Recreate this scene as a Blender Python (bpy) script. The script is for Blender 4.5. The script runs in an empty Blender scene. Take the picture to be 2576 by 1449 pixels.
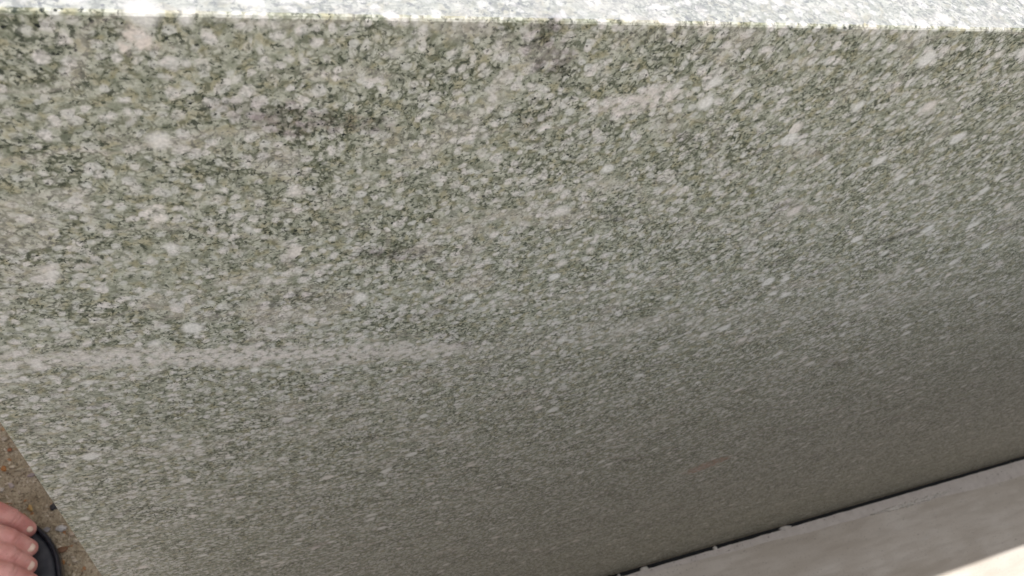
import bpy, bmesh, math, random
from mathutils import Vector, Matrix, noise

random.seed(7)
S = bpy.context.scene
C = S.collection

# ------------------------------------------------------------------ camera
F = 1930.0 / 2576.0
v1 = Vector((4769, -582, 1930)).normalized()          # the slab's long direction, seen from the camera
vn = Vector((-611, 1349, 1930)); vn = (vn - v1 * vn.dot(v1)).normalized()   # plumb line
nn = v1.cross(vn)
D = 0.113
cam_d = bpy.data.cameras.new('camera'); cam = bpy.data.objects.new('camera', cam_d); C.objects.link(cam)
right = Vector((v1.x, nn.x, -vn.x)); down = Vector((v1.y, nn.y, -vn.y)); fwd = Vector((v1.z, nn.z, -vn.z))
R = Matrix((right, -down, -fwd)).transposed().to_4x4()
cam.matrix_world = Matrix.Translation((0, -D, 7.09 * D)) @ R
cam_d.sensor_width = 36; cam_d.lens = 36 * F
cam_d.clip_start = 0.01; cam_d.clip_end = 500
cam_d.dof.use_dof = True; cam_d.dof.focus_distance = 0.235; cam_d.dof.aperture_fstop = 42
S.camera = cam

# ------------------------------------------------------------------ light
SUN_EL = math.radians(81.6)
w = bpy.data.worlds.new('World'); S.world = w; w.use_nodes = True
nt = w.node_tree; nt.nodes.clear()
sky = nt.nodes.new('ShaderNodeTexSky'); sky.sky_type = 'NISHITA'; sky.sun_disc = False
sky.sun_elevation = SUN_EL; sky.sun_rotation = 0.0; sky.dust_density = 2.5; sky.air_density = 1.0
bg = nt.nodes.new('ShaderNodeBackground'); bg.inputs[1].default_value = 0.15
ow = nt.nodes.new('ShaderNodeOutputWorld')
hz = nt.nodes.new('ShaderNodeMix'); hz.data_type = 'RGBA'      # a hazy, milky midday sky
hz.inputs[0].default_value = 0.75; hz.inputs[7].default_value = (4.50, 4.36, 4.12, 1)
nt.links.new(sky.outputs[0], hz.inputs[6]); nt.links.new(hz.outputs[2], bg.inputs[0]); nt.links.new(bg.outputs[0], ow.inputs[0])
sd = bpy.data.lights.new('sun', 'SUN'); sd.energy = 2.2; sd.angle = math.radians(0.53); sd.color = (1, 0.98, 0.96)
sun = bpy.data.objects.new('sun', sd); C.objects.link(sun)
sun.rotation_euler = Vector((0, math.cos(SUN_EL), math.sin(SUN_EL))).to_track_quat('Z', 'Y').to_euler()
S.view_settings.view_transform = 'Standard'; S.view_settings.look = 'None'
S.view_settings.gamma = 1.0; S.view_settings.use_curve_mapping = False
S.view_settings.exposure = 1.25

# ------------------------------------------------------------------ node helpers
class NT:
    def __init__(self, name, rough=0.6, spec=0.5):
        self.m = bpy.data.materials.new(name); self.m.use_nodes = True
        self.t = self.m.node_tree; self.n = self.t.nodes; self.l = self.t.links
        self.b = self.n['Principled BSDF']
        self.b.inputs['Roughness'].default_value = rough
        self.b.inputs['Specular IOR Level'].default_value = spec
        tc = self.n.new('ShaderNodeTexCoord'); mp = self.n.new('ShaderNodeVectorMath'); mp.operation = 'SCALE'
        mp.inputs['Scale'].default_value = 1000.0          # work in millimetres
        self.l.new(tc.outputs['Object'], mp.inputs[0]); self.P = mp.outputs[0]
    def put(self, sock, v):
        if hasattr(v, 'is_output'): self.l.new(v, sock)
        elif isinstance(v, tuple) and len(v) == 3 and len(sock.default_value) == 4: sock.default_value = (*v, 1)
        else: sock.default_value = v
    def math(self, op, a, b=0.0, clamp=False):
        k = self.n.new('ShaderNodeMath'); k.operation = op; k.use_clamp = clamp
        self.put(k.inputs[0], a); self.put(k.inputs[1], b); return k.outputs[0]
    def vec(self, op, a, b):
        k = self.n.new('ShaderNodeVectorMath'); k.operation = op
        self.put(k.inputs[0], a); self.put(k.inputs[1], b); return k.outputs[0]
    def scale(self, a, s):
        k = self.n.new('ShaderNodeVectorMath'); k.operation = 'SCALE'
        self.put(k.inputs[0], a); k.inputs['Scale'].default_value = s; return k.outputs[0]
    def noise(self, size, detail=2.0, P=None, col=False, rough=0.5):
        k = self.n.new('ShaderNodeTexNoise'); k.inputs['Scale'].default_value = 1.0 / size
        k.inputs['Detail'].default_value = detail; k.inputs['Roughness'].default_value = rough
        self.l.new(P or self.P, k.inputs['Vector']); return k.outputs['Color' if col else 0]
    def voro(self, size, P=None, feature='F1', rnd=1.0, smooth=None):
        k = self.n.new('ShaderNodeTexVoronoi'); k.feature = feature
        k.inputs['Scale'].default_value = 1.0 / size; k.inputs['Randomness'].default_value = rnd
        if smooth is not None: k.inputs['Smoothness'].default_value = smooth
        self.l.new(P or self.P, k.inputs['Vector']); return k
    def ramp(self, v, lo, hi, a=0.0, b=1.0, smooth=True):
        k = self.n.new('ShaderNodeMapRange'); k.interpolation_type = 'SMOOTHSTEP' if smooth else 'LINEAR'
        self.put(k.inputs[0], v); k.inputs[1].default_value = lo; k.inputs[2].default_value = hi
        k.inputs[3].default_value = a; k.inputs[4].default_value = b; return k.outputs[0]
    def mix(self, f, a, b, mode='MIX'):
        k = self.n.new('ShaderNodeMix'); k.data_type = 'RGBA'; k.blend_type = mode
        self.put(k.inputs[0], f); self.put(k.inputs[6], a); self.put(k.inputs[7], b); return k.outputs[2]
    def sep(self, c, i):
        k = self.n.new('ShaderNodeSeparateXYZ'); self.l.new(c, k.inputs[0]); return k.outputs[i]
    def bump(self, h, strength, dist):
        k = self.n.new('ShaderNodeBump'); k.inputs['Strength'].default_value = strength
        k.inputs['Distance'].default_value = dist; self.l.new(h, k.inputs['Height'])
        self.l.new(k.outputs[0], self.b.inputs['Normal'])

def granite_material(name='granite', sawn=0.0):
    g = NT(name, 0.34, 0.15)
    raw = g.P; g.P = g.scale(g.P, 0.86)
    # crystals are never quite round: bend the coordinates
    w1 = g.scale(g.vec('SUBTRACT', g.noise(1.3, 2, col=True), (0.5, 0.5, 0.5)), 0.9)
    w2 = g.scale(g.vec('SUBTRACT', g.noise(6.0, 1, col=True), (0.5, 0.5, 0.5)), 2.0)
    P = g.vec('ADD', g.vec('ADD', g.P, w1), w2)
    # wide mineral bands, long in the slab's length
    Pb = g.vec('MULTIPLY', g.vec('ADD', g.P, g.scale(g.vec('SUBTRACT', g.noise(45, 2, col=True), (0.5, 0.5, 0.5)), 34)), (0.5, 1, 1))
    band = g.noise(11.0, 3, Pb)
    patch = g.noise(15.0, 2, P)
    dens = g.math('ADD', g.math('MULTIPLY', band, 0.6), g.math('MULTIPLY', patch, 0.5))   # ~0.55
    # matrix: sage green to grey
    a = g.noise(2.6, 4, P, rough=0.65)
    col = g.mix(g.ramp(a, 0.34, 0.62), (0.212, 0.226, 0.170), (0.405, 0.410, 0.345))
    # olive / yellowish films
    col = g.mix(g.ramp(g.noise(2.6, 4, g.vec('ADD', P, (80, 3, 9))), 0.48, 0.65, 0, 0.52), col, (0.295, 0.262, 0.145))
    # small rounded pale quartz grains
    v = g.voro(1.9, P); rnd = g.sep(v.outputs['Color'], 0)
    q1 = g.math('MULTIPLY', g.ramp(v.outputs['Distance'], 0.62, 0.28), g.ramp(rnd, 0.20, 0.85, 0.0, 0.85))
    col = g.mix(q1, col, g.mix(g.sep(v.outputs['Color'], 1), (0.50, 0.505, 0.475), (0.60, 0.575, 0.55)))
    # middle-sized feldspar, soft-edged
    v = g.voro(3.1, g.vec('ADD', P, (31, 11, 57))); rnd = g.sep(v.outputs['Color'], 1)
    q2 = g.math('MULTIPLY', g.ramp(v.outputs['Distance'], 0.56, 0.32), g.ramp(rnd, 0.52, 0.80, 0.0, 0.85))
    col = g.mix(q2, col, g.mix(g.ramp(a, 0.4, 0.6), (0.54, 0.535, 0.51), (0.61, 0.575, 0.555)))
    free = g.math('SUBTRACT', 1.0, g.math('MULTIPLY', g.math('MAXIMUM', q1, q2), 0.72))
    # dark green hornblende threads between the grains, gathered in patches
    thr = g.ramp(dens, 0.38, 0.70, 1.0, 0.5)
    e = g.voro(1.3, P, 'DISTANCE_TO_EDGE')
    broken = g.ramp(g.noise(1.6, 3, g.vec('ADD', P, (5, 70, 5))), 0.42, 0.54)
    m1 = g.math('MULTIPLY', g.math('MULTIPLY', g.ramp(e.outputs['Distance'], 0.22, 0.06), broken), g.math('MULTIPLY', thr, free))
    col = g.mix(g.math('MULTIPLY', m1, 0.92, True), col, g.mix(g.noise(5, 1), (0.060, 0.078, 0.058), (0.120, 0.118, 0.070)))
    s = g.noise(1.0, 4, g.vec('ADD', P, (5, 200, 5)), rough=0.62)
    lim = g.math('ADD', g.math('MULTIPLY', dens, 0.12), 0.503)
    m2 = g.math('MULTIPLY', g.ramp(g.math('SUBTRACT', s, lim), -0.02, 0.04, 0, 0.88), free)
    col = g.mix(m2, col, g.mix(g.noise(7, 1), (0.024, 0.036, 0.030), (0.060, 0.064, 0.040)))
    # near-black mica dots
    s = g.noise(0.95, 3, g.vec('ADD', g.P, (300, 20, 5)))
    m3 = g.math('MULTIPLY', g.ramp(s, 0.61, 0.67), g.ramp(dens, 0.68, 0.46, 0.2, 1.0))
    col = g.mix(m3, col, (0.012, 0.016, 0.014))
    # large pale phenocrysts, one in a few cells
    v = g.voro(7.5, g.vec('ADD', P, (3, 8, 1))); rnd = g.sep(v.outputs['Color'], 0); rr = g.ramp(rnd, 0.42, 1.0, 0.0, 0.36, False)
    m = g.ramp(g.math('SUBTRACT', rr, v.outputs['Distance']), -0.06, 0.16, 0, 0.80)
    pc = g.mix(g.sep(v.outputs['Color'], 1), (0.66, 0.655, 0.63), (0.66, 0.615, 0.58))
    pc = g.mix(g.ramp(g.noise(1.7, 3), 0.55, 0.75, 0, 0.5), pc, (0.40, 0.40, 0.35))
    col = g.mix(m, col, pc)
    # pink-grey and violet-grey clouds and pale seams
    col = g.mix(g.ramp(g.noise(13, 3, g.vec('ADD', Pb, (600, 9, 33))), 0.58, 0.76, 0, 0.35), col,
                g.mix(0.62, col, (0.62, 0.54, 0.50)))
    col = g.mix(g.ramp(g.noise(9, 3, g.vec('ADD', Pb, (90, 400, 3))), 0.60, 0.76, 0, 0.45), col,
                g.mix(1.0, col, (0.66, 0.60, 0.66), 'MULTIPLY'))
    bsep = g.math('ABSOLUTE', g.math('SUBTRACT', g.noise(26, 2, g.vec('ADD', Pb, (11, 4, 78))), 0.53))
    col = g.mix(g.ramp(bsep, 0.022, 0.0, 0, 0.22), col, (0.60, 0.55, 0.51))
    # single veins and stains that this slab has
    wob = g.scale(g.vec('SUBTRACT', g.noise(7, 3, raw, col=True), (0.5, 0.5, 0.5)), 11)
    Q = g.vec('ADD', raw, wob); qx, qz = g.sep(Q, 0), g.sep(Q, 2)
    def spot(x, z, rx, rz, slope, colr, amt, mode='MIX', soft=0.75):
        nonlocal col
        dx = g.math('SUBTRACT', qx, x)
        dz = g.math('SUBTRACT', g.math('SUBTRACT', qz, z), g.math('MULTIPLY', dx, slope))
        d = g.math('ADD', g.math('POWER', g.math('ABSOLUTE', g.math('DIVIDE', dx, rx)), 2), g.math('POWER', g.math('ABSOLUTE', g.math('DIVIDE', dz, rz)), 2))
        m_ = g.math('MULTIPLY', g.ramp(d, 1.3, 1.3 - 1.3 * soft, 0, amt), g.ramp(g.noise(2.2, 4, raw), 0.38, 0.60, 0.12, 1))
        col = g.mix(m_, col, colr, mode)
    spot(15, 595, 88, 6.5, -0.25, (0.60, 0.56, 0.53), 0.80, soft=1.0)
    spot(215, 571, 190, 9, -0.085, (0.54, 0.515, 0.47), 0.26, soft=1.0)          # long pale pinkish seam
    spot(98, 691, 12, 4.5, 0.25, (0.64, 0.585, 0.56), 0.62)
    spot(70, 706, 7, 7, -0.6, (0.52, 0.49, 0.51), 0.9, 'MULTIPLY')    # violet-grey clouds
    spot(24, 688, 18, 4, -0.15, (0.60, 0.55, 0.57), 0.9, 'MULTIPLY')
    spot(46, 640, 12, 3, -0.1, (0.58, 0.54, 0.58), 0.8, 'MULTIPLY')
    spot(110, 648, 7, 1.8, -0.4, (0.40, 0.42, 0.42), 0.9, 'MULTIPLY')
    spot(244, 618, 13, 3.0, 0.35, (0.38, 0.38, 0.38), 0.95, 'MULTIPLY')
    spot(303, 355, 17, 11, 0.3, (0.36, 0.19, 0.13), 0.75)              # faint rusty stain
    spot(-5, 708, 5, 3.5, 0, (0.66, 0.59, 0.54), 0.8)
    spot(-7, 663, 3.6, 3.0, 0, (0.68, 0.64, 0.60), 0.85)
    # fine crystal flicker
    f = g.noise(0.55, 3, col=False)
    col = g.mix(1.0, col, g.mix(g.ramp(f, 0.3, 0.7), (0.88, 0.88, 0.88), (1.10, 1.10, 1.10)), 'MULTIPLY')
    if sawn: col = g.mix(sawn, col, (0.30, 0.315, 0.35))       # unpolished, powdery surface
    g.put(g.b.inputs['Base Color'], col)
    g.put(g.b.inputs['Roughness'], 0.8 if sawn else g.ramp(g.noise(2.5, 3), 0.3, 0.7, 0.42, 0.58))
    g.bump(g.noise(0.7, 3), 0.12, 0.0002)
    return g.m

def simple(name, a, b, size, rough=0.7, bump=0.0, bsize=1.0, spec=0.4, detail=4):
    g = NT(name, rough, spec)
    g.put(g.b.inputs['Base Color'], g.mix(g.ramp(g.noise(size, detail), 0.3, 0.7), a, b))
    if bump: g.bump(g.noise(bsize, 4), 0.6, bump)
    return g.m

def pavement_material():
    g = NT('smooth_cement', 0.45, 0.4)
    Pl = g.vec('MULTIPLY', g.P, (0.16, 1, 1))
    c = g.mix(g.ramp(g.noise(60, 4), 0.35, 0.68), (0.610, 0.555, 0.495), (0.690, 0.640, 0.585))
    c = g.mix(g.ramp(g.noise(9, 5, Pl), 0.42, 0.70, 0, 0.55), c, (0.50, 0.44, 0.38))
    c = g.mix(g.ramp(g.noise(5, 5, g.vec('ADD', Pl, (9, 99, 9))), 0.56, 0.76, 0, 0.6), c, (0.66, 0.62, 0.58))
    c = g.mix(g.ramp(g.noise(1.6, 4), 0.62, 0.70, 0, 0.7), c, (0.15, 0.13, 0.11))
    c = g.mix(g.ramp(g.noise(1.1, 4, g.vec('ADD', g.P, (40, 4, 1))), 0.62, 0.72, 0, 0.6), c, (0.66, 0.61, 0.56))
    c = g.mix(g.ramp(g.noise(26, 5, g.vec('ADD', Pl, (3, 300, 9))), 0.44, 0.62, 0, 0.4), c, (0.44, 0.38, 0.31))
    g.put(g.b.inputs['Base Color'], c)
    g.put(g.b.inputs['Roughness'], g.ramp(g.noise(14, 4, Pl), 0.3, 0.7, 0.36, 0.6))
    g.bump(g.noise(3.0, 5), 0.35, 0.0006)
    return g.m

def ground_material():
    g = NT('exposed_aggregate', 0.85, 0.3)
    c = g.mix(g.ramp(g.noise(22, 4), 0.35, 0.65), (0.36, 0.30, 0.215), (0.50, 0.43, 0.33))
    v = g.voro(2.6, g.vec('ADD', g.P, g.scale(g.noise(2, 2, col=True), 2.0)))
    c = g.mix(g.ramp(v.outputs['Distance'], 0.55, 0.25, 0, 0.75), c,
              g.mix(g.sep(v.outputs['Color'], 0), (0.20, 0.155, 0.11), (0.50, 0.43, 0.33)))
    c = g.mix(g.ramp(g.sep(v.outputs['Color'], 1), 0.90, 0.93, 0, 0.8), c, (0.55, 0.48, 0.37))
    c = g.mix(g.ramp(g.noise(1.3, 4), 0.56, 0.70, 0, 0.8), c, (0.09, 0.072, 0.056))
    g.put(g.b.inputs['Base Color'], c)
    g.bump(g.math('ADD', g.noise(1.8, 4), g.noise(6, 3)), 0.9, 0.0025)
    return g.m

M = {}
M['granite'] = granite_material()
M['sawn'] = granite_material('sawn_granite', 0.5)
M['pave'] = pavement_material()
M['ground'] = ground_material()
M['mortar'] = simple('mortar', (0.58, 0.55, 0.51), (0.78, 0.74, 0.70), 4, 0.8, 0.0008, 1.5)
M['band'] = simple('cement_band', (0.60, 0.55, 0.515), (0.67, 0.62, 0.585), 12, 0.55, 0.0005, 2)
M['plaster'] = simple('plaster', (0.40, 0.36, 0.30), (0.52, 0.48, 0.42), 150, 0.9, 0.002, 8)
M['rubber'] = simple('black_rubber', (0.014, 0.015, 0.024), (0.022, 0.024, 0.036), 6, 0.20, 0.0002, 1.0, 0.5)
M['footbed'] = simple('worn_footbed', (0.035, 0.040, 0.055), (0.060, 0.064, 0.078), 8, 0.6, 0.0004, 1.0, 0.4)
M['nail'] = simple('nail', (0.78, 0.58, 0.50), (0.84, 0.66, 0.57), 3, 0.35, 0.0, 1, 0.5)
M['gap_shade'] = simple('joint_shade', (0.006, 0.007, 0.008), (0.014, 0.015, 0.017), 4, 0.8, 0.0005, 1.0)  # near-black colour standing in for the shade deep in the joint
M['cloth'] = simple('trouser_cloth', (0.030, 0.034, 0.050), (0.050, 0.055, 0.075), 30, 0.9, 0.001, 2)
M['shirt'] = simple('shirt_cloth', (0.42, 0.44, 0.48), (0.50, 0.52, 0.55), 60, 0.9, 0.001, 2)
M['hair'] = simple('hair', (0.010, 0.008, 0.007), (0.020, 0.016, 0.012), 4, 0.6)
sk = NT('skin', 0.5, 0.4)
sc = sk.mix(sk.ramp(sk.noise(16, 3), 0.3, 0.7), (0.62, 0.27, 0.25), (0.74, 0.39, 0.36))
sc = sk.mix(sk.ramp(sk.noise(2.0, 4), 0.5, 0.8, 0, 0.35), sc, (0.40, 0.175, 0.155))
sk.put(sk.b.inputs['Base Color'], sc)
sk.b.inputs['Subsurface Weight'].default_value = 0.15
sk.b.inputs['Subsurface Radius'].default_value = (0.004, 0.0015, 0.0008)
sk.b.inputs['Subsurface Scale'].default_value = 1.0
sk.bump(sk.noise(1.4, 4), 0.6, 0.0008)
M['skin'] = sk.m

# ------------------------------------------------------------------ mesh helpers
def link(name, bm, mat, parent=None, smooth=False):
    me = bpy.data.meshes.new(name); bm.to_mesh(me); bm.free()
    o = bpy.data.objects.new(name, me); C.objects.link(o); me.materials.append(mat)
    if smooth:
        for p in me.polygons: p.use_smooth = True
    if parent: o.parent = parent
    return o
def tag(o, label=None, cat=None, group=None, kind=None):
    if label: o['label'] = label
    if cat: o['category'] = cat
    if group: o['group'] = group
    if kind: o['kind'] = kind
    return o
def box(bm, x0, x1, y0, y1, z0, z1):
    vs = [bm.verts.new((x, y, z)) for z in (z0, z1) for y in (y0, y1) for x in (x0, x1)]
    for f in ((0, 2, 3, 1), (4, 5, 7, 6), (0, 1, 5, 4), (2, 6, 7, 3), (0, 4, 6, 2), (1, 3, 7, 5)):
        bm.faces.new([vs[i] for i in f])
def loft(bm, rings, cap=True):
    R_ = [[bm.verts.new(p) for p in r] for r in rings]
    n = len(R_[0])
    for a, b in zip(R_, R_[1:]):
        for i in range(n):
            bm.faces.new((a[i], a[(i + 1) % n], b[(i + 1) % n], b[i]))
    if cap:
        bm.faces.new(list(reversed(R_[0]))); bm.faces.new(R_[-1])
def catmull(pts, n):
    out = []
    P = [pts[0]] + list(pts) + [pts[-1]]
    for i in range(1, len(P) - 2):
        for k in range(n):
            t = k / n
            out.append(tuple(0.5 * (2 * b + (c - a) * t + (2 * a - 5 * b + 4 * c - d) * t * t + (3 * b - a - 3 * c + d) * t ** 3)
                             for a, b, c, d in zip(P[i - 1], P[i], P[i + 1], P[i + 2])))
    out.append(tuple(pts[-1]))
    return out

# ------------------------------------------------------------------ setting
# rough concrete ground, one sheet; fine and bumpy where it lies close by
bm = bmesh.new()
def gline(lo, hi, f0, f1, step):
    v = [lo, lo / 8, -3.0, -1.0]; x = f0
    while x <= f1 + 1e-6: v.append(x); x += step
    return v + [1.0, 3.0, hi / 8, hi]
gx = gline(-40, 40, -0.30, 0.0, 0.002); gy = gline(-40, 40, 0.06, 0.36, 0.002)
grid = []
for y in gy:
    row = []
    for x in gx:
        z = 0.0
        if -0.29 < x < -0.01 and 0.07 < y < 0.35:
            z = 0.0022 * (noise.noise((x * 150, y * 150, 0)) + 0.7 * noise.noise((x * 400, y * 400, 4)))
        row.append(bm.verts.new((x, y, z - 0.0045)))
    grid.append(row)
for j in range(len(gy) - 1):
    for i in range(len(gx) - 1):
        bm.faces.new((grid[j][i], grid[j][i + 1], grid[j + 1][i + 1], grid[j + 1][i]))
tag(link('ground', bm, M['ground'], smooth=True), kind='structure')

# smooth cement pavement in front of the slab; its edge stops just short of the slab's face
bm = bmesh.new()
N = 500
xs = [-6 + 6 * i / 20 for i in range(20)] + [1.6 * i / N for i in range(N)] + [1.6 + 6 * i / 10 for i in range(11)]
top = []; low = []; rest = []
for i, x in enumerate(xs):
    j = 0.0006 * noise.noise((x * 60, 0, 0)) + 0.0004 * noise.noise((x * 300, 5, 0))
    top.append(bm.verts.new((x, -0.0048 + j, 0.0))); low.append(bm.verts.new((x, -0.0044 + j, -0.004)))
    rest.append(bm.verts.new((x, -5.0, 0.0)))
for i in range(len(xs) - 1):
    bm.faces.new((rest[i], rest[i + 1], top[i + 1], top[i])); bm.faces.new((top[i], top[i + 1], low[i + 1], low[i]))
tag(link('pavement', bm, M['pave']), kind='structure')

# unseen plaster block added behind the slab to keep sun off the ground
bm = bmesh.new(); box(bm, -3.0, 3.0, 0.42, 0.57, -0.02, 2.25)
wl = link('shade_wall', bm, M['plaster']); tag(wl, 'unseen cream plaster block added behind the granite slab to shade the ground', 'shade_wall')

# unseen dark slab added opposite to cut light on the lower granite face
bm = bmesh.new(); box(bm, -0.12, 2.8, -0.225, -0.205, 0.0005, 0.62)
tag(link('shade_slab', bm, simple('dark_granite', (0.035, 0.033, 0.030), (0.075, 0.07, 0.062), 3, 0.5)),
    'unseen dark slab added across the gap to darken the foot of the pale green one', 'stone slab')

# ------------------------------------------------------------------ the granite slab
bm = bmesh.new()
X0, X1, H, TH = -0.0551, 2.35, 0.7134, 0.019
xs = [X0]; x = X0
while x < X1 - 0.003:
    x += 0.0009 if x < 0.35 else 0.01
    xs.append(x)
b = 0.0007
rings = []
for i, x in enumerate(xs):
    ch = max(0.0, noise.noise((x * 420, 0, 3)) - 0.30) * 0.0016 + 0.00010 * noise.noise((x * 900, 2, 0))
    c2 = b + ch
    rings.append([(x, 0, 0.0012), (x, 0.0, H - c2), (x, 0.35 * c2, H - 0.35 * c2), (x, c2, H), (x, TH - b, H), (x, TH, H - b), (x, TH, 0.0012)])
loft(bm, [[p for p in r] for r in rings])
bmesh.ops.recalc_face_normals(bm, faces=bm.faces)
slab = link('granite_slab', bm, M['granite'])
slab.data.materials.append(M['sawn'])
for p in slab.data.polygons:
    if p.normal.z > 0.9 or p.normal.y > 0.5 or abs(p.normal.x) > 0.9: p.material_index = 1
tag(slab, 'large polished pale green speckled granite slab standing on its long edge', 'stone slab')

# ------------------------------------------------------------------ mortar by the foot of the slab
def blob(x0, x1, y0, y1, z0, h, seed, n=26):
    """a flat ragged crust of mortar"""
    bm = bmesh.new(); cx, cy = (x0 + x1) / 2, (y0 + y1) / 2
    rs = []
    for k, (s, z) in enumerate(((1.0, 0), (0.95, 0.6), (0.6, 1.0), (0.15, 0.93))):
        ring = []
        for i in range(n):
            t = 2 * math.pi * i / n
            r = 1 + 0.45 * noise.noise((math.cos(t) * 1.8 + seed, math.sin(t) * 1.8, seed)) + 0.25 * noise.noise((math.cos(t) * 5, math.sin(t) * 5, seed))
            ring.append((cx + (x1 - x0) / 2 * math.cos(t) * s * r, cy + (y1 - y0) / 2 * math.sin(t) * s * r, z0 + h * z))
        rs.append(ring)
    loft(bm, rs); bmesh.ops.recalc_face_normals(bm, faces=bm.faces)
    return bm
dabs = [(0.3795, 0.3835, 'smallest pale mortar dab bridging the dark joint, lowest of the row along the slab foot'),
        (0.4080, 0.4190, 'longer pale mortar dab in the dark joint, second from the bottom of the picture'),
        (0.5055, 0.5110, 'short pale mortar dab in the joint, midway between two longer dabs'),
        (0.5990, 0.6200, 'longest pale mortar dab in the joint, farthest along the foot of the slab')]
for k, (a, c, lab) in enumerate(dabs):
    o = link('mortar_dab', blob(a, c, -0.0058, -0.0014, -0.003, 0.0034, 3.1 * k + 1), M['mortar'], smooth=True)
    tag(o, lab, 'mortar dab', 'mortar dabs in the joint under the slab')
bm = bmesh.new(); box(bm, -0.05, 2.3, -0.0062, -0.0003, -0.0044, -0.0022)  # dark strip laid in the open gap to paint its shade
tag(link('joint_shade', bm, M['gap_shade']), 'black strip standing in for the shade in the narrow gap between slab and beige pavement', 'joint shade')
bm = bmesh.new(); rg = random.Random(3)
for k in range(900):
    x = rg.uniform(0.25, 1.25); y = -0.0035 - abs(rg.gauss(0, 0.010)) - (rg.random() ** 3) * 0.10
    rr_ = rg.uniform(0.0002, 0.0006) * (1.8 if rg.random() > 0.96 else 1)
    zb = 0.0012 if y > -0.026 and y < -0.0055 else (0.0002 if y < -0.0055 else -0.0018)
    bmesh.ops.create_icosphere(bm, subdivisions=1, radius=rr_, matrix=Matrix.Translation((x, y, zb + rr_ * .3)) @ Matrix.Diagonal((rg.uniform(.7, 2.4), rg.uniform(.6, 1.2), .6, 1)))
tag(link('crumbs', bm, simple('crumb', (0.20, 0.17, 0.14), (0.60, 0.56, 0.52), 2.5, 0.9)), 'fine mortar crumbs and grit strewn on the pavement along the joint', 'grit', kind='stuff')
# feathered cement band lying along the joint
bm = bmesh.new(); ra = []
n = 260
for i in range(n + 1):
    x = 0.30 + 1.6 * i / n
    wdt = 0.0035 + 0.0150 * min(1, max(0, (x - 0.42) / 0.55)) + 0.0018 * noise.noise((x * 18, 0, 0)) + 0.0007 * noise.noise((x * 120, 0, 9))
    ra.append([(x, -0.0052, 0.0003), (x, -0.0054, 0.0009), (x, -0.006 - wdt * 0.8, 0.0008), (x, -0.006 - wdt, 0.0003)])
loft(bm, ra); bmesh.ops.recalc_face_normals(bm, faces=bm.faces)
tag(link('cement_band', bm, M['band'], smooth=False), 'thin lighter cement band trowelled along the dark joint at the slab foot', 'cement band')
# ragged pale smear on the pavement
bm = bmesh.new(); rs = []
n = 150
for i in range(n + 1):
    t = i / n; x = 0.735 + 0.140 * t
    cy = -0.0168 - 0.0012 * math.sin(t * 3.1) + 0.0006 * noise.noise((x * 90, 3, 0))
    wd = (0.0034 * math.sin(math.pi * t) ** 0.5 + 0.0001) * (0.75 + 0.9 * noise.noise((x * 160, 8, 0)) + 0.3 * noise.noise((x * 500, 8, 0)))
    wd = max(0.00015, wd)
    rs.append([(x, cy + wd, 0.0005), (x, cy + wd * 0.6, 0.0026), (x, cy - wd * 0.5, 0.0026), (x, cy - wd, 0.0005)])
loft(bm, rs); bmesh.ops.recalc_face_normals(bm, faces=bm.faces)
tag(link('mortar_smear', bm, M['mortar']), 'ragged pale streak of dried mortar on the beige pavement beside the joint', 'mortar smear')

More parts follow.
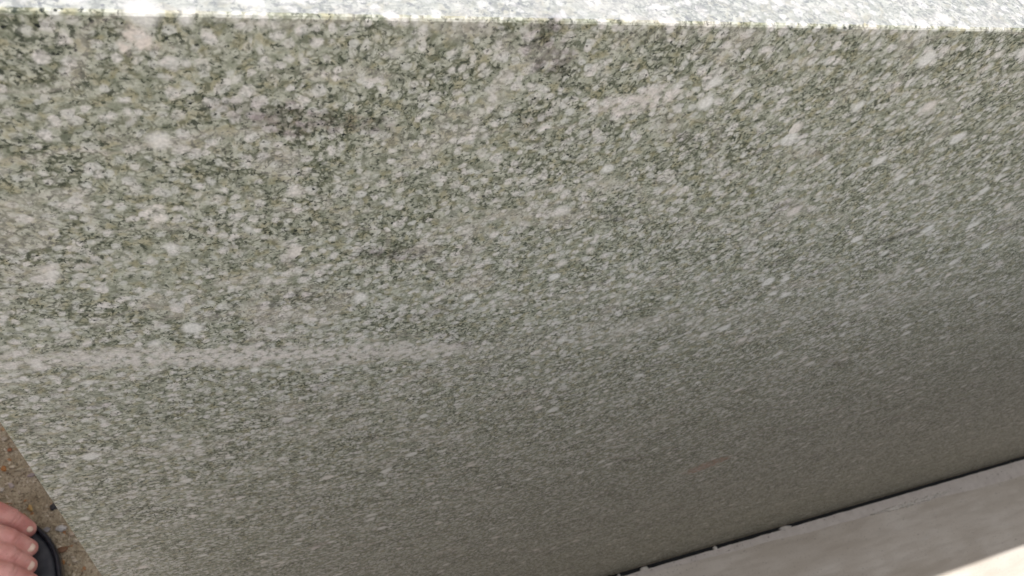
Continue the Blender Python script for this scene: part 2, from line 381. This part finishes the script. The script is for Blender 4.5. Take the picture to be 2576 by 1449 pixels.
# ------------------------------------------------------------------ pebbles
def pebble(name, x, y, r, stretch, rot, cols, label, seed, sub=3, rough=0.55, z=0.0, sharp=0.25):
    bm = bmesh.new(); bmesh.ops.create_icosphere(bm, subdivisions=sub, radius=1.0)
    for v in bm.verts:
        d = v.co.normalized()
        k = 1 + sharp * noise.noise((d * 1.3 + Vector((seed, 0, 0)))) + 0.10 * noise.noise(d * 3.5 + Vector((0, seed, 0)))
        v.co = Vector((d.x * stretch[0], d.y * stretch[1], d.z * stretch[2])) * k * r
    o = link(name, bm, simple(name + '_stone', cols[0], cols[1], 3, rough, 0.0004, 0.8), smooth=True)
    o.location = (x, y, z + r * stretch[2] * 0.25); o.rotation_euler = (0, 0, rot)
    return tag(o, label, 'pebble', 'loose pebbles on the concrete ground')
PB = [(-.1520, .1965, .0042, (1.3, 1, .9), .6, ((.030, .030, .038), (.055, .052, .060)), 'dark grey angular stone tucked against the edge of the granite slab'),
      (-.1468, .1740, .0047, (1.35, .95, .8), -.2, ((.50, .49, .50), (.60, .59, .60)), 'flat white square-cornered chip between the sandal and the slab'),
      (-.1388, .1668, .0034, (1, 1, .9), 0, ((.44, .35, .28), (.56, .46, .38)), 'round cream pebble beside the slab edge, right of the white chip'),
      (-.1350, .1600, .0028, (1.2, .9, .8), -.6, ((.52, .46, .38), (.62, .56, .47)), 'small ivory pebble touching the slab edge, below the round cream one'),
      (-.1590, .1755, .0040, (1.1, 1, .5), .3, ((.24, .23, .25), (.31, .30, .32)), 'dull grey pebble sunk in the ground by the sandal tip'),
      (-.1720, .1995, .0034, (.8, 1.55, .8), .35, ((.42, .26, .10), (.56, .40, .18)), 'yellow elongated pebble beyond the little toe'),
      (-.1945, .2440, .0036, (1, 1.2, .8), .2, ((.36, .15, .05), (.46, .22, .08)), 'bright orange pebble at the left border of the ground'),
      (-.1872, .2443, .0030, (1.2, .8, .8), 0, ((.50, .43, .33), (.60, .53, .43)), 'small cream pebble between the orange pebble and the bone-coloured sliver'),
      (-.1815, .2408, .0026, (2.0, .75, .8), .3, ((.44, .38, .28), (.54, .47, .36)), 'long bone-coloured sliver lying by the small cream pebble'),
      (-.1716, .2325, .0034, (1.4, .8, .5), .1, ((.30, .25, .26), (.38, .32, .33)), 'faint lilac flat pebble close to the slab edge'),
      (-.1880, .2256, .0034, (.8, 1.4, .7), .5, ((.42, .36, .36), (.50, .44, .43)), 'pale pinkish pebble above the foot, near the left border'),
      (-.1460, .1413, .0034, (.9, 1.1, .8), 0, ((.34, .15, .05), (.42, .22, .09)), 'rusty orange pebble right beside the black sandal rim'),
      (-.1470, .1535, .0046, (1.7, .9, .4), .1, ((.17, .09, .05), (.22, .12, .07)), 'brown flat pebble half buried by the sandal'),
      (-.1948, .2864, .0040, (1.1, .9, .7), .5, ((.32, .20, .10), (.42, .28, .16)), 'tan orange pebble in the top corner of the ground'),
      (-.1900, .2628, .0030, (1, 1, .5), .5, ((.26, .10, .05), (.32, .14, .07)), 'rust red pebble sunk in the ground above the orange one'),
      (-.1306, .1499, .0022, (2.4, .6, .6), -.4, ((.50, .42, .30), (.58, .50, .40)), 'thin cream sliver lying beside the slab edge'),
      (-.1960, .2230, .0030, (1.1, 1, .7), 0, ((.50, .46, .42), (.58, .54, .50)), 'whitish pebble half cut by the left border of the picture'),
      (-.1950, .2750, .0034, (1.3, .9, .6), .3, ((.36, .30, .24), (.46, .40, .33)), 'beige pebble below the tan orange one')]
PB = [(a, b, c * 0.68, *q) for a, b, c, *q in PB]
for i, (x, y, r, st, ro, co, lab) in enumerate(PB):
    pebble('pebble', x, y, r, st, ro, co, lab, i * 3.7, sub=3, sharp=0.55 if i in (0, 1) else 0.3, z=-0.003)
# fine grit nobody could count
bm = bmesh.new()
gm = NT('grit', 0.8, 0.3)
vv = gm.voro(4.0); 
gc = gm.mix(gm.sep(vv.outputs['Color'], 0), (0.17, 0.13, 0.09), (0.50, 0.43, 0.32))
gc = gm.mix(gm.ramp(gm.sep(vv.outputs['Color'], 1), 0.88, 0.92), gc, (0.60, 0.53, 0.44))
gc = gm.mix(gm.ramp(gm.sep(vv.outputs['Color'], 2), 0.93, 0.95), gc, (0.38, 0.21, 0.11))
gm.put(gm.b.inputs['Base Color'], gc)
base = bmesh.new(); bmesh.ops.create_icosphere(base, subdivisions=1, radius=1.0)
bv = [v.co.copy() for v in base.verts]; bf = [[v.index for v in f.verts] for f in base.faces]; base.free()
for k in range(8000):
    x = random.uniform(-0.28, -0.04); y = random.uniform(0.07, 0.34)
    r = 0.0005 + 0.0016 * random.random() ** 2.5
    a = random.uniform(0, 6.3); sx, sy, sz = random.uniform(.7, 1.7), random.uniform(.6, 1.1), random.uniform(.5, .9)
    zz = 0.0022 * (noise.noise((x * 150, y * 150, 0)) + 0.7 * noise.noise((x * 400, y * 400, 4))) - 0.0045
    vs = []
    for v in bv:
        q = v * (1 + random.uniform(-.2, .2)); px, py = q.x * sx * r, q.y * sy * r
        vs.append(bm.verts.new((x + px * math.cos(a) - py * math.sin(a), y + px * math.sin(a) + py * math.cos(a), zz + q.z * sz * r + r * .15)))
    for f in bf: bm.faces.new([vs[i] for i in f])
tag(link('gravel', bm, gm.m), 'fine brown grit scattered over the concrete ground', 'gravel', kind='stuff')

# ------------------------------------------------------------------ the person whose foot shows
def capsules(name, chains, voxel, smooth_it, squash=None):
    """chains: lists of (x, y, z, r); a solid union of tapered capsules, returned as bmesh"""
    bm = bmesh.new()
    for ch in chains:
        for (x0, y0, z0, r0), (x1, y1, z1, r1) in zip(ch, ch[1:]):
            L = math.dist((x0, y0, z0), (x1, y1, z1)); k = max(2, int(L / (0.22 * min(r0, r1))) + 1)
            for i in range(k + 1):
                t = i / k
                c = Vector((x0 + (x1 - x0) * t, y0 + (y1 - y0) * t, z0 + (z1 - z0) * t)); r = r0 + (r1 - r0) * t
                bmesh.ops.create_icosphere(bm, subdivisions=2 if r < .02 else 3, radius=r, matrix=Matrix.Translation(c))
    me = bpy.data.meshes.new(name); bm.to_mesh(me); bm.free()
    o = bpy.data.objects.new(name, me); C.objects.link(o)
    m = o.modifiers.new('r', 'REMESH'); m.mode = 'VOXEL'; m.voxel_size = voxel
    s = o.modifiers.new('s', 'SMOOTH'); s.iterations = smooth_it; s.factor = 0.5
    dg = bpy.context.evaluated_depsgraph_get()
    me2 = bpy.data.meshes.new_from_object(o.evaluated_get(dg)); bpy.data.objects.remove(o)
    b2 = bmesh.new(); b2.from_mesh(me2); bpy.data.meshes.remove(me2)
    return b2
mm = 0.001
TOES = [  # little, fourth, third, second, big: (x, y, z, r) in mm
    [(-215, 195, 38, 15), (-195, 188, 36, 11.5), (-180, 179.5, 31, 9.8), (-169.5, 171, 21.5, 8.2)],
    [(-214, 175, 44, 15), (-191, 166, 46, 8.4), (-177, 158.5, 43, 7.9), (-166.5, 151, 28, 7.9)],
    [(-214, 158, 48, 15), (-191, 150, 49, 8.5), (-177, 143, 46, 8.0), (-167, 135, 29.5, 8.1)],
    [(-214, 140, 50, 15), (-192, 134, 52, 8.8), (-178, 127.5, 48, 8.4), (-165, 119, 33, 8.4)],
    [(-224, 114, 46, 20), (-199, 107, 42, 14), (-180, 103, 35, 13.5), (-164, 101, 28.5, 12.5)]]
FOOT = [
    [(-216, 104, 42, 21), (-218, 125, 46, 19), (-217, 145, 44, 18), (-216, 163, 40, 17.5), (-214, 179, 36, 16)],
    [(-203, 186, 35, 12.5), (-202, 170, 39, 12), (-202, 154, 42, 12.5), (-202, 137, 44, 12.5)],
    [(-214, 191, 35, 16), (-245, 195, 33, 17), (-300, 180, 33, 17), (-370, 158, 40, 23)],
    [(-212, 104, 36, 19), (-260, 112, 44, 22), (-320, 122, 52, 26), (-370, 136, 48, 30)],
    [(-214, 125, 38, 16), (-255, 135, 52, 24), (-300, 140, 68, 28), (-345, 142, 85, 32)],
    [(-210, 163, 31, 14.5), (-255, 160, 42, 22), (-305, 155, 55, 26), (-355, 148, 62, 30)],
    [(-385, 144, 42, 30), (-372, 143, 80, 29), (-362, 142, 130, 34), (-366, 140, 220, 42), (-378, 138, 320, 54), (-372, 136, 420, 52), (-350, 134, 500, 54)]]
foot_bm = capsules('f', [[tuple(c * mm for c in p) for p in ch] for ch in TOES + FOOT], 0.0013, 2)
# crease the gaps and joints a little, then mirror for the other leg
for v in foot_bm.verts:
    for ch in TOES[:4]:
        p, q = Vector(ch[2][:3]) * mm, Vector(ch[3][:3]) * mm
        ax_ = (q - p).normalized(); rel = v.co - p; h = rel.dot(ax_)
        if (rel - ax_ * h).length < ch[2][3] * 1.25 * mm:
            for off in (0.001, 0.0040):
                v.co -= (rel - ax_ * h).normalized() * 0.0009 * math.exp(-((h - off) / 0.0008) ** 2)
fme = bpy.data.meshes.new('t'); foot_bm.to_mesh(fme)
body_bm = bmesh.new(); body_bm.from_mesh(fme)
RX, RY = -0.045, 0.0     # the right leg: mirrored across the body's middle, half a step back
for v in foot_bm.verts: v.co.y = -0.02 - v.co.y - 0.02; v.co.x += RX
bmesh.ops.reverse_faces(foot_bm, faces=foot_bm.faces)
foot_bm.to_mesh(fme); body_bm.from_mesh(fme); foot_bm.free()
# the rest of the figure: thighs, pelvis, trunk, arms with fingers, neck, head
cy = -0.02
def arm(s):
    y = cy + s * .19
    ch = [[(-.42, y, 1.36, .055), (-.45, cy + s * .24, 1.10, .043), (-.38, cy + s * .25, .90, .034), (-.33, cy + s * .24, .84, .027)],
          [(-.33, cy + s * .24, .84, .026), (-.30, cy + s * .235, .78, .024)]]
    for k in range(4):
        x = -.315 + .018 * k; l = (.062, .074, .078, .068)[k]
        ch.append([(x, cy + s * .232, .775, .0095), (x + .004, cy + s * .225, .775 - l * .55, .0085), (x + .001, cy + s * .212, .775 - l, .007)])
    ch.append([(-.285, cy + s * .225, .80, .011), (-.262, cy + s * .212, .772, .010), (-.258, cy + s * .205, .745, .008)])
    return ch
rest = arm(1) + arm(-1) + [
    [(-.35, .134, .50, .056), (-.39, .09, .70, .074), (-.42, .06, .88, .088)],
    [(-.395, -.174, .50, .056), (-.41, -.13, .70, .074), (-.42, -.10, .88, .088)],
    [(-.43, cy - .08, .92, .095), (-.43, cy + .08, .92, .095)], [(-.43, cy - .06, 1.08, .09), (-.43, cy + .06, 1.08, .09)],
    [(-.43, cy - .10, 1.28, .095), (-.43, cy + .10, 1.28, .095)], [(-.43, cy, .92, .10), (-.42, cy, 1.30, .11)],
    [(-.43, cy - .17, 1.37, .055), (-.43, cy + .17, 1.37, .055)], [(-.42, cy, 1.36, .06), (-.37, cy, 1.50, .052)],
    [(-.36, cy, 1.58, .078), (-.325, cy, 1.55, .066)], [(-.30, cy, 1.50, .046), (-.275, cy, 1.475, .03)],
    [(-.262, cy, 1.565, .012), (-.240, cy, 1.545, .013)],
    [(-.355, cy - .078, 1.555, .016), (-.362, cy - .080, 1.585, .014)], [(-.355, cy + .078, 1.555, .016), (-.362, cy + .080, 1.585, .014)]]
r_bm = capsules('r', rest, 0.005, 3); r_bm.to_mesh(fme); r_bm.free(); body_bm.from_mesh(fme)

person = bpy.data.objects.new('person', None); C.objects.link(person); person.location = (-0.38, -0.02, 0)
tag(person, 'person at the end of the slab in black sandals, only bare toes in view', 'person')
def under(o, par):
    o.parent = par; o.matrix_parent_inverse = Matrix.Translation(-Vector(par.location)); return o
body = under(link('body', body_bm, M['skin'], smooth=True), person)
# toenails
def nail(c, ax, up, L, W, k):
    bm = bmesh.new(); ax = Vector(ax).normalized(); up = (Vector(up) - ax * Vector(up).dot(ax)).normalized(); sd_ = ax.cross(up)
    rows = []
    for i in range(7):
        u = -1 + 2 * i / 6; row = []
        ww = W * math.sqrt(max(0.0, 1 - (abs(u) ** 2.6) * 0.72))
        for j in range(7):
            q = -1 + 2 * j / 6
            row.append(Vector(c) + ax * (L * u) + sd_ * (ww * q) + up * (0.0011 - 0.22 * W * q * q - 0.08 * L * u * u))
        rows.append(row)
    T = [[bm.verts.new(p) for p in r] for r in rows]; B = [[bm.verts.new(p - up * 0.0018) for p in r] for r in rows]
    for i in range(6):
        for j in range(6):
            bm.faces.new((T[i][j], T[i + 1][j], T[i + 1][j + 1], T[i][j + 1])); bm.faces.new((B[i][j + 1], B[i + 1][j + 1], B[i + 1][j], B[i][j]))
    for i in range(6):
        bm.faces.new((T[i][0], B[i][0], B[i + 1][0], T[i + 1][0])); bm.faces.new((T[i + 1][6], B[i + 1][6], B[i][6], T[i][6]))
        bm.faces.new((T[0][i + 1], B[0][i + 1], B[0][i], T[0][i])); bm.faces.new((T[6][i], B[6][i], B[6][i + 1], T[6][i + 1]))
    bmesh.ops.recalc_face_normals(bm, faces=bm.faces)
    return bm
for k, ch in enumerate(TOES):
    a, t = Vector(ch[2][:3]), Vector(ch[3][:3]); r = ch[3][3]
    pd = Vector((t.x - a.x, t.y - a.y, 0)).normalized()
    up = (Vector((0, 0, 1)) + pd * (0.75 if k == 0 else 0.42)).normalized()
    ax = (pd - up * pd.dot(up)).normalized()
    c = t + up * (r * 0.94)
    L, W = ((2.4, 2.6), (3.9, 3.7), (4.3, 4.3), (4.4, 4.6), (6.5, 7.0))[k]
    for side in (1, -1):
        cc, aa, uu = c * mm, ax.copy(), up.copy()
        if side < 0: cc = Vector((cc.x + RX, -0.04 - cc.y, cc.z)); aa.y *= -1; uu.y *= -1
        under(link('toenail', nail(cc, aa, uu, L * mm, W * mm, k), M['nail'], smooth=True), person)

# sandals: sole with raised rim, footbed, strap
outer = [(-143.0, 108), (-143.1, 123), (-144.0, 134), (-145.9, 145.2), (-150.1, 156.2), (-156.6, 167.4), (-165, 176.5), (-178, 183.5), (-200, 188), (-240, 191),
         (-300, 188), (-360, 178), (-400, 165), (-418, 145), (-412, 120), (-380, 108), (-320, 100), (-260, 88), (-215, 76), (-175, 76), (-152, 88), (-145, 98)]
def sandal(mirror):
    loop = catmull(outer + [outer[0]], 6)[:-1]
    n = len(loop)
    def inset(d):
        out = []
        for i in range(n):
            p, a, b_ = Vector(loop[i]), Vector(loop[i - 1]), Vector(loop[(i + 1) % n])
            t = (b_ - a).normalized(); out.append(p + Vector((-t.y, t.x)) * d)
        return out
    def ring(d, z): return [((p.x if not mirror else p.x + RX * 1000) * mm, (p.y if not mirror else -40 - p.y) * mm, z * mm) for p in inset(d)]
    name = 'sandal'
    root = bpy.data.objects.new(name, None); C.objects.link(root)
    root.location = (-0.28 + (RX if mirror else 0), 0.135 if not mirror else -0.175, 0)
    tag(root, 'black rubber sandal under the bare toes, with a raised shiny rim' if not mirror else 'black rubber sandal on the foot beside the slab face, out of the picture', 'sandal', 'the pair of black sandals')
    bm = bmesh.new()
    loft(bm, [ring(1.5, -1.5), ring(0, 1), ring(0.0, 8), ring(-0.3, 15), ring(0.5, 18.4), ring(1.6, 19.6), ring(2.8, 19.4), ring(3.6, 18), ring(4.4, 15.5), ring(5.2, 12)])
    bmesh.ops.recalc_face_normals(bm, faces=bm.faces)
    under(link('sole', bm, M['rubber'], smooth=True), root)
    bm = bmesh.new(); loft(bm, [ring(4.9, 12.3), ring(5.4, 14.0), ring(7, 14.8), ring(12, 15.0), ring(16, 14.6)])
    bmesh.ops.recalc_face_normals(bm, faces=bm.faces)
    under(link('footbed', bm, M['footbed'], smooth=True), root)
    bm = bmesh.new()      # V strap from between the big and second toe
    for ends in ([(-178, 111, 16), (-190, 111, 50), (-225, 108, 66), (-270, 96, 58), (-300, 92, 20)], [(-178, 111, 16), (-190, 112, 50), (-225, 130, 66), (-270, 172, 60), (-300, 196, 18)]):
        rs_ = []
        pts = catmull([tuple(map(float, e)) for e in ends], 6)
        for i, p in enumerate(pts):
            q = Vector(pts[min(i + 1, len(pts) - 1)]) - Vector(pts[max(i - 1, 0)]); q.normalize()
            s_ = q.cross(Vector((0.0, 0.0, 1.0)) if abs(q.z) < .9 else Vector((1.0, 0, 0))).normalized(); u_ = s_.cross(q)
            wv = 2.5 + 5 * min(1, i / 10)
            rr = []
            for k in range(10):
                a = 2 * math.pi * k / 10; w_ = Vector(p) + s_ * (wv * math.cos(a)) + u_ * (2.0 * math.sin(a))
                rr.append(((w_.x + (RX * 1000 if mirror else 0)) * mm, (w_.y if not mirror else -40 - w_.y) * mm, w_.z * mm))
            rs_.append(rr)
        loft(bm, rs_)
    bmesh.ops.recalc_face_normals(bm, faces=bm.faces)
    under(link('strap', bm, M['rubber'], smooth=True), root)
sandal(False); sandal(True)
# clothes
tr = capsules('tr', [[(-.372, .136, .30, .066), (-.365, .134, .50, .078), (-.39, .09, .70, .09), (-.42, .06, .90, .102)],
                     [(-.417, -.176, .30, .066), (-.410, -.174, .50, .078), (-.41, -.13, .70, .09), (-.42, -.10, .90, .102)],
                     [(-.43, cy - .08, .95, .105), (-.43, cy + .08, .95, .105)]], 0.006, 3)
under(link('trousers', tr, M['cloth'], smooth=True), person)
sh = [[(-.43, cy - .075, .97, .112), (-.43, cy + .075, .97, .112)], [(-.43, cy - .06, 1.10, .105), (-.43, cy + .06, 1.10, .105)],
      [(-.43, cy - .10, 1.28, .108), (-.43, cy + .10, 1.28, .108)], [(-.43, cy, .97, .115), (-.42, cy, 1.30, .124)], [(-.43, cy - .17, 1.37, .068), (-.43, cy + .17, 1.37, .068)]]
for s in (1, -1): sh.append([(-.42, cy + s * .19, 1.36, .068), (-.45, cy + s * .235, 1.14, .06)])
under(link('shirt', capsules('sh', sh, 0.006, 3), M['shirt'], smooth=True), person)
under(link('hair', capsules('h', [[(-.375, cy, 1.595, .083), (-.36, cy, 1.61, .080)], [(-.395, cy, 1.54, .07), (-.375, cy, 1.58, .08)]], 0.005, 2), M['hair'], smooth=True), person)
